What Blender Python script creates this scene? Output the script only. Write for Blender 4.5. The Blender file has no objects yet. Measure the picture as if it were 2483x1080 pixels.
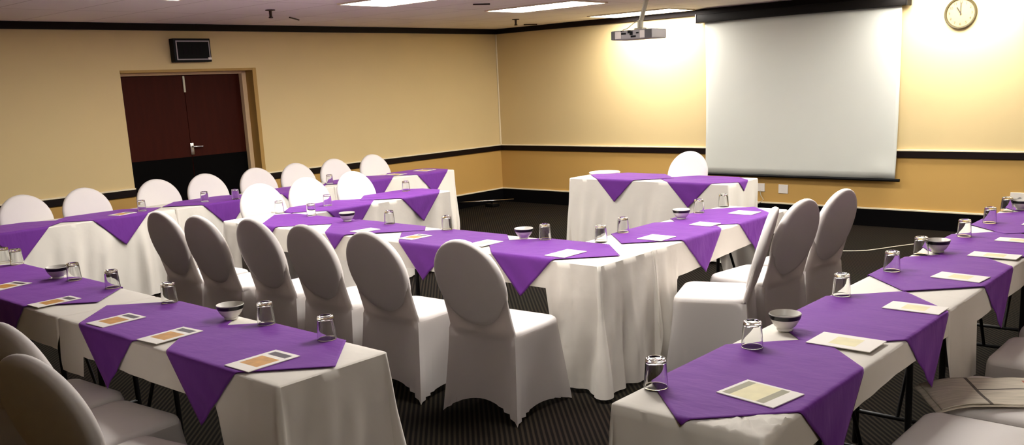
import bpy, bmesh, math, random
from mathutils import Vector, Matrix, noise
random.seed(7)
SC = bpy.context.scene
COL = SC.collection

# ------------------------------------------------------------------ camera
cam_data = bpy.data.cameras.new('camera')
cam_data.sensor_width = 36.0
cam_data.lens = 36.0 * 2214.8 / 2483.0
cam_data.shift_y = (670.19 - 540.0) / 2483.0
cam_data.clip_start = 0.05
cam = bpy.data.objects.new('camera', cam_data)
COL.objects.link(cam)
RT = Vector((0.75004866, 0.6598448, -0.04507605))
UP = Vector((-0.10440576, 0.18542698, 0.97709584))
FW = Vector((-0.65308992, 0.72816322, -0.20797086))
m = Matrix((RT, UP, -FW)).transposed().to_4x4()
m.translation = Vector((9.2186, -10.164, 1.75))
cam.matrix_world = m
SC.camera = cam

# ------------------------------------------------------------------ light setup
world = bpy.data.worlds.new('world')
SC.world = world
world.use_nodes = True
world.node_tree.nodes['Background'].inputs[0].default_value = (1.0, 0.93, 0.85, 1)
world.node_tree.nodes['Background'].inputs[1].default_value = 0.02
SC.view_settings.view_transform = 'Standard'
SC.view_settings.look = 'None'
SC.view_settings.gamma = 1.0
SC.view_settings.use_curve_mapping = False
SC.view_settings.exposure = 1.1
SC.cycles.use_denoising = True
SC.cycles.sample_clamp_indirect = 6.0
SC.cycles.caustics_reflective = False
SC.cycles.caustics_refractive = False
SC.cycles.max_bounces = 10
SC.cycles.transparent_max_bounces = 12

PANEL_STRENGTH = 15.0
PANEL_COLOR = (1.0, 0.965, 0.91)

# ------------------------------------------------------------------ materials
def srgb(r, g, b):
    def f(c):
        c /= 255.0
        return c / 12.92 if c <= 0.04045 else ((c + 0.055) / 1.055) ** 2.4
    return (f(r), f(g), f(b), 1.0)

def new_mat(name):
    mt = bpy.data.materials.new(name)
    mt.use_nodes = True
    return mt, mt.node_tree.nodes, mt.node_tree.links, mt.node_tree.nodes['Principled BSDF']

def mat(name, col, rough=0.7, metal=0.0, var=0.06, scale=8.0, bump=0.0, bscale=60.0, spec=0.4, stretch=(1, 1, 1)):
    mt, n, l, p = new_mat(name)
    tc = n.new('ShaderNodeTexCoord')
    mp = n.new('ShaderNodeMapping'); mp.inputs['Scale'].default_value = stretch
    l.new(tc.outputs['Object'], mp.inputs[0])
    nz = n.new('ShaderNodeTexNoise'); nz.inputs['Scale'].default_value = scale; nz.inputs['Detail'].default_value = 4
    l.new(mp.outputs[0], nz.inputs['Vector'])
    mx = n.new('ShaderNodeMix'); mx.data_type = 'RGBA'
    mx.inputs['A'].default_value = [c * (1 - var) for c in col[:3]] + [1]
    mx.inputs['B'].default_value = [min(1, c * (1 + var)) for c in col[:3]] + [1]
    l.new(nz.outputs['Fac'], mx.inputs['Factor'])
    l.new(mx.outputs['Result'], p.inputs['Base Color'])
    p.inputs['Roughness'].default_value = rough
    p.inputs['Metallic'].default_value = metal
    p.inputs['Specular IOR Level'].default_value = spec
    if bump > 0:
        nb = n.new('ShaderNodeTexNoise'); nb.inputs['Scale'].default_value = bscale; nb.inputs['Detail'].default_value = 3
        l.new(mp.outputs[0], nb.inputs['Vector'])
        b = n.new('ShaderNodeBump'); b.inputs['Strength'].default_value = bump; b.inputs['Distance'].default_value = 0.02
        l.new(nb.outputs['Fac'], b.inputs['Height'])
        l.new(b.outputs[0], p.inputs['Normal'])
    return mt

def cloth_mat(name, col, trans=0.0, rough=0.85, bump=0.25, bscale=5.0, stretch=(1, 1, 1), sheen=0.0, spec=0.2):
    mt = mat(name, col, rough, 0, 0.03, 6.0, bump, bscale, spec, stretch)
    n, l = mt.node_tree.nodes, mt.node_tree.links
    p = n['Principled BSDF']
    p.inputs['Sheen Weight'].default_value = sheen
    if trans > 0:
        t = n.new('ShaderNodeBsdfTranslucent'); t.inputs['Color'].default_value = col
        ms = n.new('ShaderNodeMixShader'); ms.inputs[0].default_value = trans
        l.new(p.outputs[0], ms.inputs[1]); l.new(t.outputs[0], ms.inputs[2])
        l.new(ms.outputs[0], n['Material Output'].inputs['Surface'])
    return mt

M = {}
M['wall'] = mat('wall_paint', srgb(216, 193, 143), 0.75, var=0.03, scale=2.0, bump=0.04, bscale=250)
M['dado'] = mat('dado_paint', srgb(196, 156, 86), 0.75, var=0.04, scale=2.0, bump=0.04, bscale=250)
M['dark_wood'] = mat('dark_wood_trim', srgb(20, 9, 7), 0.5, var=0.25, scale=6, spec=0.15, stretch=(1, 1, 8))
M['cream_trim'] = mat('cream_trim', srgb(236, 222, 190), 0.6)
M['skirting'] = mat('black_skirting', srgb(8, 7, 8), 0.9, var=0.2, spec=0.05)
M['door'] = mat('mahogany_door', srgb(58, 18, 8), 0.55, var=0.35, scale=5, stretch=(4, 4, 0.5), spec=0.08)
M['kick'] = mat('black_kick_plate', srgb(6, 5, 5), 0.7, spec=0.05)
M['jamb'] = mat('door_jamb_paint', srgb(230, 200, 156), 0.6)
M['edge_shade'] = mat('door_edge_shade_paint', srgb(172, 136, 72), 0.6)  # shading of the recess edge put into a darker colour
M['chrome'] = mat('brushed_metal', srgb(200, 198, 192), 0.25, 1.0)
M['pale_metal'] = mat('pale_painted_metal', srgb(176, 170, 150), 0.4, 0.3)
M['black_plastic'] = mat('black_plastic', srgb(10, 9, 10), 0.5, spec=0.15)
M['dark_screen'] = mat('dark_display_glass', srgb(12, 10, 13), 0.5, spec=0.08)
M['dim_marks'] = mat('dim_display_marks', srgb(24, 20, 24), 0.6, spec=0.05)
M['grey_frame'] = mat('grey_frame', srgb(165, 158, 162), 0.5)
M['screen'] = mat('projection_fabric', srgb(202, 203, 195), 0.9, var=0.015, scale=3, spec=0.1)
M['housing'] = mat('screen_case', srgb(20, 17, 15), 0.6, spec=0.12)
M['projector'] = mat('projector_shell', srgb(168, 164, 164), 0.5)
M['proj_grey'] = mat('projector_vent', srgb(96, 94, 94), 0.6)
M['clock_rim'] = mat('clock_rim', srgb(62, 54, 28), 0.4)
M['clock_face'] = mat('clock_face', srgb(160, 132, 88), 0.6, var=0.05)
M['clock_mark'] = mat('clock_marks', srgb(46, 38, 26), 0.6)
M['white_plastic'] = mat('white_plastic', srgb(232, 224, 214), 0.4)
M['tablecloth'] = cloth_mat('white_tablecloth', srgb(226, 220, 210), 0.0, bump=0.35, bscale=5.0)
M['purple'] = cloth_mat('purple_overlay', srgb(105, 46, 138), 0.0, 0.7, bump=0.45, bscale=5.0, stretch=(1, 2.2, 1), sheen=0.45)
M['purple'].node_tree.nodes['Principled BSDF'].inputs['Sheen Tint'].default_value = srgb(200, 130, 240)
M['purple'].node_tree.nodes['Principled BSDF'].inputs['Sheen Roughness'].default_value = 0.45
M['cover'] = cloth_mat('stretch_cover', srgb(222, 216, 212), 0.0, 0.6, bump=0.08, bscale=4.0, spec=0.35)
M['cover_thin'] = cloth_mat('stretch_cover_thin', srgb(222, 216, 212), 0.42, 0.6, bump=0.12, bscale=5.0, spec=0.35)
M['laminate'] = mat('table_laminate', srgb(120, 104, 82), 0.5, var=0.1)
M['black_metal'] = mat('black_tube', srgb(16, 15, 15), 0.4, 0.3)
M['bowl'] = mat('white_ceramic', srgb(220, 216, 208), 0.25, spec=0.5)
M['bowl_band'] = mat('black_band', srgb(22, 20, 22), 0.3)
M['bowl_fill'] = mat('grey_mints', srgb(150, 146, 138), 0.7, var=0.4, scale=60)
M['paper'] = mat('paper', srgb(240, 234, 226), 0.7, var=0.02)
M['paper_dark'] = mat('print_dark', srgb(70, 56, 66), 0.6, var=0.3, scale=40)
M['print_orange'] = mat('print_orange', srgb(196, 140, 62), 0.6, var=0.45, scale=22)
M['print_yellow'] = mat('print_yellow', srgb(224, 214, 166), 0.6, var=0.15, scale=20)
M['print_olive'] = mat('print_olive', srgb(146, 140, 112), 0.6, var=0.2, scale=25)
M['news'] = mat('newsprint', srgb(192, 182, 164), 0.9, var=0.45, scale=9, stretch=(1, 9, 1))
M['news_red'] = mat('news_red', srgb(176, 104, 88), 0.9, var=0.3, scale=50)
M['news_dark'] = mat('news_ink', srgb(92, 84, 76), 0.9, var=0.4, scale=50)
M['cable'] = mat('white_cable', srgb(206, 200, 180), 0.5)
M['sprinkler'] = mat('bronze_sprinkler', srgb(62, 48, 36), 0.5, 0.4)

# ceiling: painted mineral tiles with faint joints
mt, n, l, p = new_mat('ceiling_tiles')
tc = n.new('ShaderNodeTexCoord')
br = n.new('ShaderNodeTexBrick')
br.offset = 0.0; br.inputs['Scale'].default_value = 1.0
br.inputs['Brick Width'].default_value = 1.2; br.inputs['Row Height'].default_value = 0.6
br.inputs['Mortar Size'].default_value = 0.006; br.inputs['Mortar Smooth'].default_value = 0.3
br.inputs['Color1'].default_value = srgb(246, 238, 230); br.inputs['Color2'].default_value = srgb(240, 232, 224)
br.inputs['Mortar'].default_value = srgb(196, 184, 170)
l.new(tc.outputs['Object'], br.inputs['Vector']); l.new(br.outputs['Color'], p.inputs['Base Color'])
p.inputs['Roughness'].default_value = 0.9
M['ceiling'] = mt

# carpet: dark with fine diagonal ribs
mt, n, l, p = new_mat('ribbed_carpet')
tc = n.new('ShaderNodeTexCoord')
mp = n.new('ShaderNodeMapping'); mp.inputs['Rotation'].default_value = (0, 0, math.radians(-45))
l.new(tc.outputs['Object'], mp.inputs[0])
wv = n.new('ShaderNodeTexWave'); wv.wave_type = 'BANDS'; wv.bands_direction = 'X'
wv.inputs['Scale'].default_value = 11.8; wv.inputs['Distortion'].default_value = 0.3; wv.inputs['Detail'].default_value = 1
l.new(mp.outputs[0], wv.inputs['Vector'])
cr = n.new('ShaderNodeValToRGB')
cr.color_ramp.elements[0].position = 0.35; cr.color_ramp.elements[0].color = srgb(16, 13, 11)
cr.color_ramp.elements[1].position = 0.8; cr.color_ramp.elements[1].color = srgb(44, 38, 30)
l.new(wv.outputs['Fac'], cr.inputs[0])
nz = n.new('ShaderNodeTexNoise'); nz.inputs['Scale'].default_value = 1.3; nz.inputs['Detail'].default_value = 6
l.new(tc.outputs['Object'], nz.inputs['Vector'])
mx = n.new('ShaderNodeMix'); mx.data_type = 'RGBA'; mx.blend_type = 'MULTIPLY'; mx.inputs['Factor'].default_value = 0.35
l.new(cr.outputs[0], mx.inputs['A']); l.new(nz.outputs['Color'], mx.inputs['B'])
l.new(mx.outputs['Result'], p.inputs['Base Color'])
p.inputs['Roughness'].default_value = 0.95; p.inputs['Specular IOR Level'].default_value = 0.05
M['carpet'] = mt

mt, n, l, p = new_mat('clear_glass')
p.inputs['Base Color'].default_value = (0.97, 0.98, 0.97, 1)
p.inputs['Roughness'].default_value = 0.02
p.inputs['IOR'].default_value = 1.45
p.inputs['Transmission Weight'].default_value = 1.0
M['glass'] = mt

for nm, k in (('diffuser', 1.0), ('diffuser_fill', 0.40)):      # weaker version for the unseen fill panel added near the camera
    mt, n, l, p = new_mat('lamp_' + nm)
    p.inputs['Base Color'].default_value = (0.9, 0.9, 0.88, 1)
    p.inputs['Emission Color'].default_value = PANEL_COLOR + (1,)
    p.inputs['Emission Strength'].default_value = PANEL_STRENGTH * k
    M[nm] = mt

# ------------------------------------------------------------------ mesh helpers
class MB:
    """collects geometry; build() links it as ONE mesh object"""
    def __init__(self):
        self.v, self.f, self.mi = [], [], []
    def add(self, vs, fs, mi=0):
        o = len(self.v)
        self.v += [tuple(x) for x in vs]
        self.f += [tuple(i + o for i in q) for q in fs]
        self.mi += [mi] * len(fs)
        return self
    def box(self, a, b, mi=0, bev=0.0, seg=2):
        bm = bmesh.new()
        bmesh.ops.create_cube(bm, size=1.0)
        for v in bm.verts:
            v.co = Vector(((a[i] + b[i]) / 2 + v.co[i] * (b[i] - a[i]) for i in range(3)))
        if bev > 0:
            bmesh.ops.bevel(bm, geom=bm.edges[:], offset=bev, segments=seg, affect='EDGES', profile=0.5)
        bm.verts.index_update()
        self.add([v.co[:] for v in bm.verts], [[v.index for v in q.verts] for q in bm.faces], mi)
        bm.free()
        return self
    def tube(self, pts, r, seg=10, mi=0, cap=True):
        pts = [Vector(q) for q in pts]
        vs, fs = [], []
        for i, q in enumerate(pts):
            d = (pts[min(i + 1, len(pts) - 1)] - pts[max(i - 1, 0)]).normalized()
            a = d.orthogonal().normalized() if abs(d.z) > 0.9 else d.cross(Vector((0, 0, 1))).normalized()
            b = d.cross(a)
            rr_ = r[i] if isinstance(r, (list, tuple)) else r
            for k in range(seg):
                t = 2 * math.pi * k / seg
                vs.append(q + (a * math.cos(t) + b * math.sin(t)) * rr_)
        for i in range(len(pts) - 1):
            for k in range(seg):
                k2 = (k + 1) % seg
                fs.append((i * seg + k, i * seg + k2, (i + 1) * seg + k2, (i + 1) * seg + k))
        if cap:
            fs.append(tuple(reversed(range(seg))))
            fs.append(tuple(range((len(pts) - 1) * seg, len(pts) * seg)))
        return self.add(vs, fs, mi)
    def lathe(self, prof, seg=28, mi=0, axis='z', c=(0, 0, 0)):
        vs, fs = [], []
        rings = []
        for r, h in prof:
            if r < 1e-6:
                rings.append([len(vs)]); vs.append((0, 0, h))
            else:
                rings.append(list(range(len(vs), len(vs) + seg)))
                vs += [(r * math.cos(2 * math.pi * k / seg), r * math.sin(2 * math.pi * k / seg), h) for k in range(seg)]
        for A, B in zip(rings, rings[1:]):
            for k in range(seg):
                k2 = (k + 1) % seg
                if len(A) == 1 and len(B) == 1: continue
                if len(A) == 1: fs.append((A[0], B[k2], B[k]))
                elif len(B) == 1: fs.append((A[k], A[k2], B[0]))
                else: fs.append((A[k], A[k2], B[k2], B[k]))
        if axis == 'y':
            vs = [(x, -z, y) for x, y, z in vs]
        vs = [(x + c[0], y + c[1], z + c[2]) for x, y, z in vs]
        return self.add(vs, fs, mi)
    def rings(self, loops, closed=True, cap0=False, cap1=False, mi=0):
        nn = len(loops[0]); vs = [q for lp in loops for q in lp]; fs = []
        for i in range(len(loops) - 1):
            for k in range(nn if closed else nn - 1):
                k2 = (k + 1) % nn
                fs.append((i * nn + k, i * nn + k2, (i + 1) * nn + k2, (i + 1) * nn + k))
        if cap0: fs.append(tuple(reversed(range(nn))))
        if cap1: fs.append(tuple(range((len(loops) - 1) * nn, len(loops) * nn)))
        return self.add(vs, fs, mi)
    def build(self, name, mats, parent=None, smooth=False, angle=None, recalc=True):
        me = bpy.data.meshes.new(name)
        me.from_pydata(self.v, [], self.f)
        if not isinstance(mats, (list, tuple)): mats = [mats]
        for q in mats: me.materials.append(q)
        me.polygons.foreach_set('material_index', self.mi)
        if recalc:
            bm = bmesh.new(); bm.from_mesh(me)
            bmesh.ops.recalc_face_normals(bm, faces=bm.faces[:])
            bm.to_mesh(me); bm.free()
        if smooth:
            me.polygons.foreach_set('use_smooth', [True] * len(me.polygons))
            if angle: me.set_sharp_from_angle(angle=math.radians(angle))
        me.update()
        o = bpy.data.objects.new(name, me)
        COL.objects.link(o)
        if parent is not None: o.parent = parent
        return o

def tag(o, label=None, cat=None, group=None, kind=None):
    if label: o['label'] = label
    if cat: o['category'] = cat
    if group: o['group'] = group
    if kind: o['kind'] = kind
    return o

def empty(name, loc=(0, 0, 0), rz=0.0):
    o = bpy.data.objects.new(name, None)
    o.empty_display_size = 0.1
    COL.objects.link(o)
    o.location = loc; o.rotation_euler = (0, 0, rz)
    return o

def copy_tree(o, parent=None):
    c = o.copy(); COL.objects.link(c)
    if parent is not None: c.parent = parent
    for ch in [q for q in bpy.data.objects if q.parent == o]:
        copy_tree(ch, c)
    return c

def structure(o, label=None, cat=None):
    o['kind'] = 'structure'
    if label: o['label'] = label
    if cat: o['category'] = cat
    return o

# ------------------------------------------------------------------ room shell
XR, YB, ZC = 12.0, -13.0, 2.505
RAIL0, RAIL1 = 0.765, 0.835
structure(MB().box((-0.3, YB - 0.3, -0.1), (XR + 0.3, 0.3, 0.0)).build('floor', M['carpet']), 'dark olive brown carpet with fine diagonal ribs', 'floor')
structure(MB().box((-0.3, YB - 0.3, ZC), (XR + 0.3, 0.3, ZC + 0.1)).build('ceiling', M['ceiling']), 'pale grey tiled ceiling with faint joints', 'ceiling')
ZD = 0.80
w = MB()
w.box((0, 0, 0), (XR, 0.3, ZD), 1); w.box((0, 0, ZD), (XR, 0.3, ZC), 0)
structure(w.build('wall_front', [M['wall'], M['dado']]), 'yellow front wall behind the projection screen', 'wall')
# left wall with the door recess
DY0, DY1, DZ = -5.675, -4.085, 2.04
w = MB()
w.box((-0.3, YB, 0), (0, DY0, ZD), 1); w.box((-0.3, YB, ZD), (0, DY0, ZC), 0)
w.box((-0.3, DY1, 0), (0, 0, ZD), 1); w.box((-0.3, DY1, ZD), (0, 0, ZC), 0)
w.box((-0.3, DY0, DZ), (0, DY1, ZC), 0)
structure(w.build('wall_left', [M['wall'], M['dado']]), 'beige yellow side wall with the double door', 'wall')
w = MB(); w.box((XR, YB, 0), (XR + 0.3, 0, ZD), 1); w.box((XR, YB, ZD), (XR + 0.3, 0, ZC), 0)
structure(w.build('wall_right', [M['wall'], M['dado']]))
w = MB(); w.box((0, YB - 0.3, 0), (XR, YB, ZD), 1); w.box((0, YB - 0.3, ZD), (XR, YB, ZC), 0)
structure(w.build('wall_back', [M['wall'], M['dado']]))

def trim_run(name, z0, z1, d, m_):
    """one run of moulding per wall"""
    b = MB(); b.box((0, -d, z0), (XR, 0.001, z1), bev=0.004); structure(b.build(name + '_front', m_))
    b = MB()
    if z0 < DZ:
        b.box((-0.001, YB, z0), (d, DY0 - 0.0, z1), bev=0.004); b.box((-0.001, DY1 + 0.0, z0), (d, 0, z1), bev=0.004)
    else:
        b.box((-0.001, YB, z0), (d, 0, z1), bev=0.004)
    structure(b.build(name + '_left', m_))

def wall_trims(i, z0, z1, d, m_, lab):
    b = MB(); b.box((0, -d, z0), (XR, 0.001, z1), bev=0.003)
    structure(b.build('trim_%d' % i, m_), lab + ' along the front wall', 'trim')
    b = MB()
    if z0 < DZ:
        b.box((-0.001, YB, z0), (d, DY0, z1), bev=0.003); b.box((-0.001, DY1, z0), (d, 0, z1), bev=0.003)
    else:
        b.box((-0.001, YB, z0), (d, 0, z1), bev=0.003)
    structure(b.build('trim_%d' % (i + 1), m_), lab + ' along the door wall', 'trim')

wall_trims(1, RAIL0, RAIL1, 0.022, M['dark_wood'], 'dark wood chair rail')
wall_trims(3, RAIL1, RAIL1 + 0.016, 0.026, M['cream_trim'], 'thin cream bead on top of the chair rail')
wall_trims(5, 2.436, ZC, 0.05, M['dark_wood'], 'dark wood cornice under the ceiling')
for sx, (a, b_) in {'front': ((0, -0.018, 0), (XR, 0.001, 0.19))}.items():
    structure(MB().box(a, b_).build('baseboard_front', M['skirting']), 'black carpet skirting along the front wall', 'baseboard')
b = MB(); b.box((-0.001, YB, 0), (0.018, DY0, 0.19)); b.box((-0.001, DY1, 0), (0.018, 0, 0.19))
structure(b.build('baseboard_left', M['skirting']), 'black carpet skirting along the door wall', 'baseboard')
wall_trims(7, 0.19, 0.208, 0.02, M['cream_trim'], 'cream strip on top of the black skirting')
structure(MB().box((0, -0.02, 0.851), (0.02, 0, 2.436), bev=0.004).build('trim_9', M['cream_trim']), 'slim vertical bead in the room corner', 'trim')

# door: leaves set back in the recess
door = structure(empty('door_1', (-0.2, (DY0 + DY1) / 2, 0)), 'dark mahogany double door with black lower half', 'door')
hw = (DY1 - DY0) / 2
JT, LT = 0.10, 0.055
for s in (-1, 1):
    y0, y1 = (-hw + 0.003, -0.002) if s < 0 else (0.002, hw - JT)
    lf = MB().box((-0.045, y0, 0.008), (0, y1, DZ - LT), bev=0.003).build('leaf', M['door'], door)
    kp = MB().box((0.0, y0 + 0.004, 0.01), (0.006, y1 - 0.004, 1.10)).build('kick_plate', M['kick'], lf)
fr = MB()
fr.box((-0.05, hw - JT, 0), (0.06, hw, DZ), bev=0.004)
fr.box((-0.05, -hw, DZ - LT), (0.06, hw - JT, DZ), bev=0.004)
fr.build('door_jamb', M['jamb'], door)
cs = MB()  # strips at the recess edge, coloured dark in place of its shading
cs.box((0.06, hw - 0.05, 0), (0.206, hw, DZ), bev=0.004)
cs.box((0.06, -hw, DZ - 0.028), (0.206, hw - 0.05, DZ), bev=0.004)
cs.build('door_edge_shade', M['edge_shade'], door)
h = MB()
h.box((0.0, -0.02 + 0.01, 1.12), (0.01, 0.03, 1.25), bev=0.003)
h.tube([(0.01, 0.01, 1.21), (0.055, 0.01, 1.21), (0.058, 0.02, 1.21), (0.058, 0.11, 1.205)], 0.009)
h.lathe([(0, 0), (0.014, 0), (0.014, 0.012), (0, 0.014)], 12, axis='y', c=(0, 0, 0))
h.build('handle', M['chrome'], door, True, 40)
MB().box((0.0, -0.012, 1.80), (0.012, 0.012, DZ - LT - 0.01), bev=0.003).build('door_bolt', M['pale_metal'], door)
structure(MB().box((-0.30, DY0, 0), (-0.26, DY1, DZ)).build('wall_behind_door', M['kick']))

# ------------------------------------------------------------------ ceiling lights
def ceiling_light(x0, y0, label, lamp='diffuser'):
    x1, y1 = x0 + 1.18, y0 + 0.58
    t = empty('ceiling_light', ((x0 + x1) / 2, (y0 + y1) / 2, ZC))
    tag(t, label, 'ceiling light', 'recessed ceiling panels')
    hx, hy = 0.59, 0.29
    f = MB()
    for a, b2 in (((-hx, -hy, -0.014), (hx, -hy + 0.022, 0)), ((-hx, hy - 0.022, -0.014), (hx, hy, 0)),
                  ((-hx, -hy + 0.022, -0.014), (-hx + 0.022, hy - 0.022, 0)), ((hx - 0.022, -hy + 0.022, -0.014), (hx, hy - 0.022, 0))):
        f.box(a, b2)
    f.build('frame', M['cream_trim'], t)
    d = MB().box((-hx + 0.022, -hy + 0.022, -0.009), (hx - 0.022, hy - 0.022, -0.001)).build('diffuser', M[lamp], t)
    return t
ceiling_light(2.20, -0.73, 'glowing ceiling panel beside the front wall, behind the projector pole')
ceiling_light(2.40, -2.80, 'long glowing ceiling panel left of the projector pole')
ceiling_light(2.47, -4.81, 'glowing ceiling panel cut by the top edge, farthest left')
ceiling_light(5.75, -0.73, 'glowing ceiling panel above the wall clock')
ceiling_light(5.75, -2.80, 'glowing ceiling panel over the right block of tables')
ceiling_light(5.75, -4.78, 'glowing ceiling panel over the middle of the room')
ceiling_light(2.35, -6.85, 'glowing ceiling panel over the far left table corner')
ceiling_light(8.55, -9.35, 'added dim fill panel on the ceiling above the camera, over the right table end', 'diffuser_fill')  # unseen panel, added to brighten faces turned towards the camera
ceiling_light(5.75, -6.85, 'glowing ceiling panel over the near end of the middle cross table')

def sprinkler(x, y, label):
    t = MB()
    t.lathe([(0, 0), (0.045, 0), (0.045, -0.008), (0.014, -0.012), (0.013, -0.06), (0.02, -0.066), (0.02, -0.075), (0, -0.078)], 16)
    o = t.build('fire_sprinkler', M['sprinkler'], None, True, 40)
    o.location = (x, y, ZC)
    tag(o, label, 'sprinkler', 'ceiling sprinklers')
sprinkler(1.75, -5.02, 'small bronze sprinkler on the ceiling right of the black wall box')
sprinkler(1.57, -1.35, 'small bronze sprinkler on the ceiling near the room corner')
def slot(x0, y0, x1, y1, label):
    t = MB().tube([(x0, y0, ZC - 0.006), (x1, y1, ZC - 0.006)], 0.008, 8)
    o = t.build('ceiling_clip', M['sprinkler'])
    tag(o, label, 'ceiling clip', 'dark clips on the ceiling')
slot(1.12, -4.36, 0.86, -4.06, 'slanting dark clip on the ceiling right of the first sprinkler')
slot(0.93, -0.45, 1.02, -0.28, 'flat dark clip on the ceiling beside the cornice corner')
slot(2.90, -3.50, 2.99, -3.36, 'flat dark clip on the ceiling at the top edge, before the long panel')

# ------------------------------------------------------------------ wall fittings
# dark display box over the door
t = empty('display_box', (0.0, -4.89, 2.232)); tag(t, 'black framed dark display box on the wall above the double door', 'display box')
MB().box((0.0, -0.215, -0.122), (0.085, 0.215, 0.122), bev=0.006).build('case', M['black_plastic'], t)
f = MB()
for a, b2 in (((0.085, -0.19, 0.088), (0.09, 0.20, 0.100)), ((0.085, -0.19, -0.100), (0.09, 0.20, -0.088)), ((0.085, -0.19, -0.088), (0.09, -0.178, 0.088)), ((0.085, 0.19, -0.088), (0.09, 0.20, 0.088))):
    f.box(a, b2)
f.build('front_frame', M['grey_frame'], t)
MB().box((0.085, -0.178, -0.088), (0.087, 0.19, 0.088)).build('display', M['dark_screen'], t)
for y in (-0.11, -0.01, 0.04, 0.09): MB().box((0.087, y, -0.045), (0.088, y + (0.05 if y < -0.1 else 0.02), 0.05)).build('segment', M['dim_marks'], t)
MB().box((0.085, 0.17, -0.100), (0.094, 0.21, -0.076), bev=0.002).build('badge', M['white_plastic'], t)

# projection screen
t = empty('projection_screen', (4.63, -0.1, 2.39)); tag(t, 'white pull-down projection screen in a black case on the front wall', 'projection screen')
c = MB().box((-1.23, -0.06, -0.048), (1.21, 0.065, 0.045), bev=0.008).build('case', M['housing'], t, True, 30)
MB().box((-1.245, -0.065, -0.052), (-1.23, 0.07, 0.05), bev=0.004).build('end_cap', M['grey_frame'], c)
MB().box((1.21, -0.065, -0.052), (1.225, 0.07, 0.05), bev=0.004).build('end_cap', M['housing'], c)
NX, NZ = 60, 24
vs, fs = [], []
for j in range(NZ + 1):
    for i in range(NX + 1):
        u = i / NX; q = j / NZ
        x = -1.15 + 2.30 * u
        curl = 0.030 * max(0, (abs(u - 0.5) * 2 - 0.78) / 0.22) ** 2 * math.sin(math.pi * min(1, q * 1.02)) ** 0.6
        wob = 0.004 * math.sin(u * 21) * q + 0.003 * math.sin(u * 9 + 1)
        pinch = 0.02 * math.exp(-((u - 0.93) / 0.05) ** 2 - ((q - 0.95) / 0.04) ** 2)
        vs.append((x, 0.005 + curl + wob - pinch, -0.048 - q * 1.80))
for j in range(NZ):
    for i in range(NX):
        a = j * (NX + 1) + i
        fs.append((a, a + 1, a + NX + 2, a + NX + 1))
s = MB().add(vs, fs).build('fabric', M['screen'], t, True, recalc=False)
sm = s.modifiers.new('thickness', 'SOLIDIFY'); sm.thickness = 0.0015
b = MB(); b.tube([(-1.19, 0.005, -1.862), (1.20, 0.005, -1.862)], 0.017, 14)
b.build('bottom_bar', M['black_plastic'], t, True, 40)

# clock
t = empty('wall_clock', (6.332, 0.0, 2.222)); tag(t, 'round cream wall clock with a thin dark rim on the front wall', 'clock')
MB().lathe([(0.152, 0.0), (0.155, 0.012), (0.155, 0.03), (0.148, 0.038), (0.136, 0.036), (0.131, 0.026), (0.131, 0.0), (0.152, 0.0)], 56, axis='y').build('rim', M['clock_rim'], t, True, 50)
MB().lathe([(0, 0.0), (0.136, 0.0), (0.136, 0.022), (0, 0.022)], 48, axis='y').build('face', M['clock_face'], t)
for k in range(1, 13):
    cu = bpy.data.curves.new('numeral', 'FONT'); cu.body = str(k); cu.size = 0.034; cu.align_x = 'CENTER'; cu.align_y = 'CENTER'
    to = bpy.data.objects.new('numeral', cu); COL.objects.link(to)
    bpy.context.view_layer.update()
    me = to.evaluated_get(bpy.context.evaluated_depsgraph_get()).to_mesh()
    a = math.radians(90 - 30 * k)
    ox, oz = 0.106 * math.cos(a), 0.106 * math.sin(a)
    MB().add([(v.co.x + ox, -0.0232, v.co.y + oz) for v in me.vertices], [tuple(q.vertices) for q in me.polygons]).build('numeral', M['clock_mark'], t, recalc=False)
    COL.objects.unlink(to); bpy.data.objects.remove(to); bpy.data.curves.remove(cu)
h = MB(); h.box((-0.004, -0.027, -0.02), (0.004, -0.025, 0.10)); h.build('minute_hand', M['clock_mark'], t)
h = MB(); h.box((-0.005, -0.029, -0.015), (0.005, -0.027, 0.07)); ho = h.build('hour_hand', M['clock_mark'], t); ho.rotation_euler = (0, math.radians(-32), 0)

def wall_plate(x0, x1, z0, z1, label, sockets=False):
    t = empty('wall_outlet', ((x0 + x1) / 2, 0, (z0 + z1) / 2)); tag(t, label, 'wall outlet', None if sockets else 'outlet plates under the screen')
    w_, h_ = (x1 - x0) / 2, (z1 - z0) / 2
    MB().box((-w_, -0.012, -h_), (w_, 0, h_), bev=0.004).build('plate', M['white_plastic'], t)
    if sockets:
        MB().lathe([(0, 0.012), (0.022, 0.012), (0.022, 0.045), (0.016, 0.05), (0, 0.05)], 18, axis='y', c=(-0.01, 0, 0.0)).build('plug', M['black_plastic'], t, True, 40)
        MB().box((0.035, -0.016, -0.012), (0.05, -0.012, 0.012)).build('switch', M['grey_frame'], t)
    else:
        MB().box((-w_ * 0.3, -0.016, -h_ * 0.3), (w_ * 0.3, -0.012, h_ * 0.3), bev=0.002).build('switch', M['white_plastic'], t)
wall_plate(4.117, 4.236, 0.328, 0.425, 'white outlet plate under the screen, close to the front table end')
wall_plate(4.41, 4.53, 0.316, 0.422, 'pale pink outlet plate under the screen, the one farther from the front table')
wall_plate(6.89, 7.09, 0.30, 0.437, 'white double socket with a black plug behind the far right glasses', True)

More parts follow.
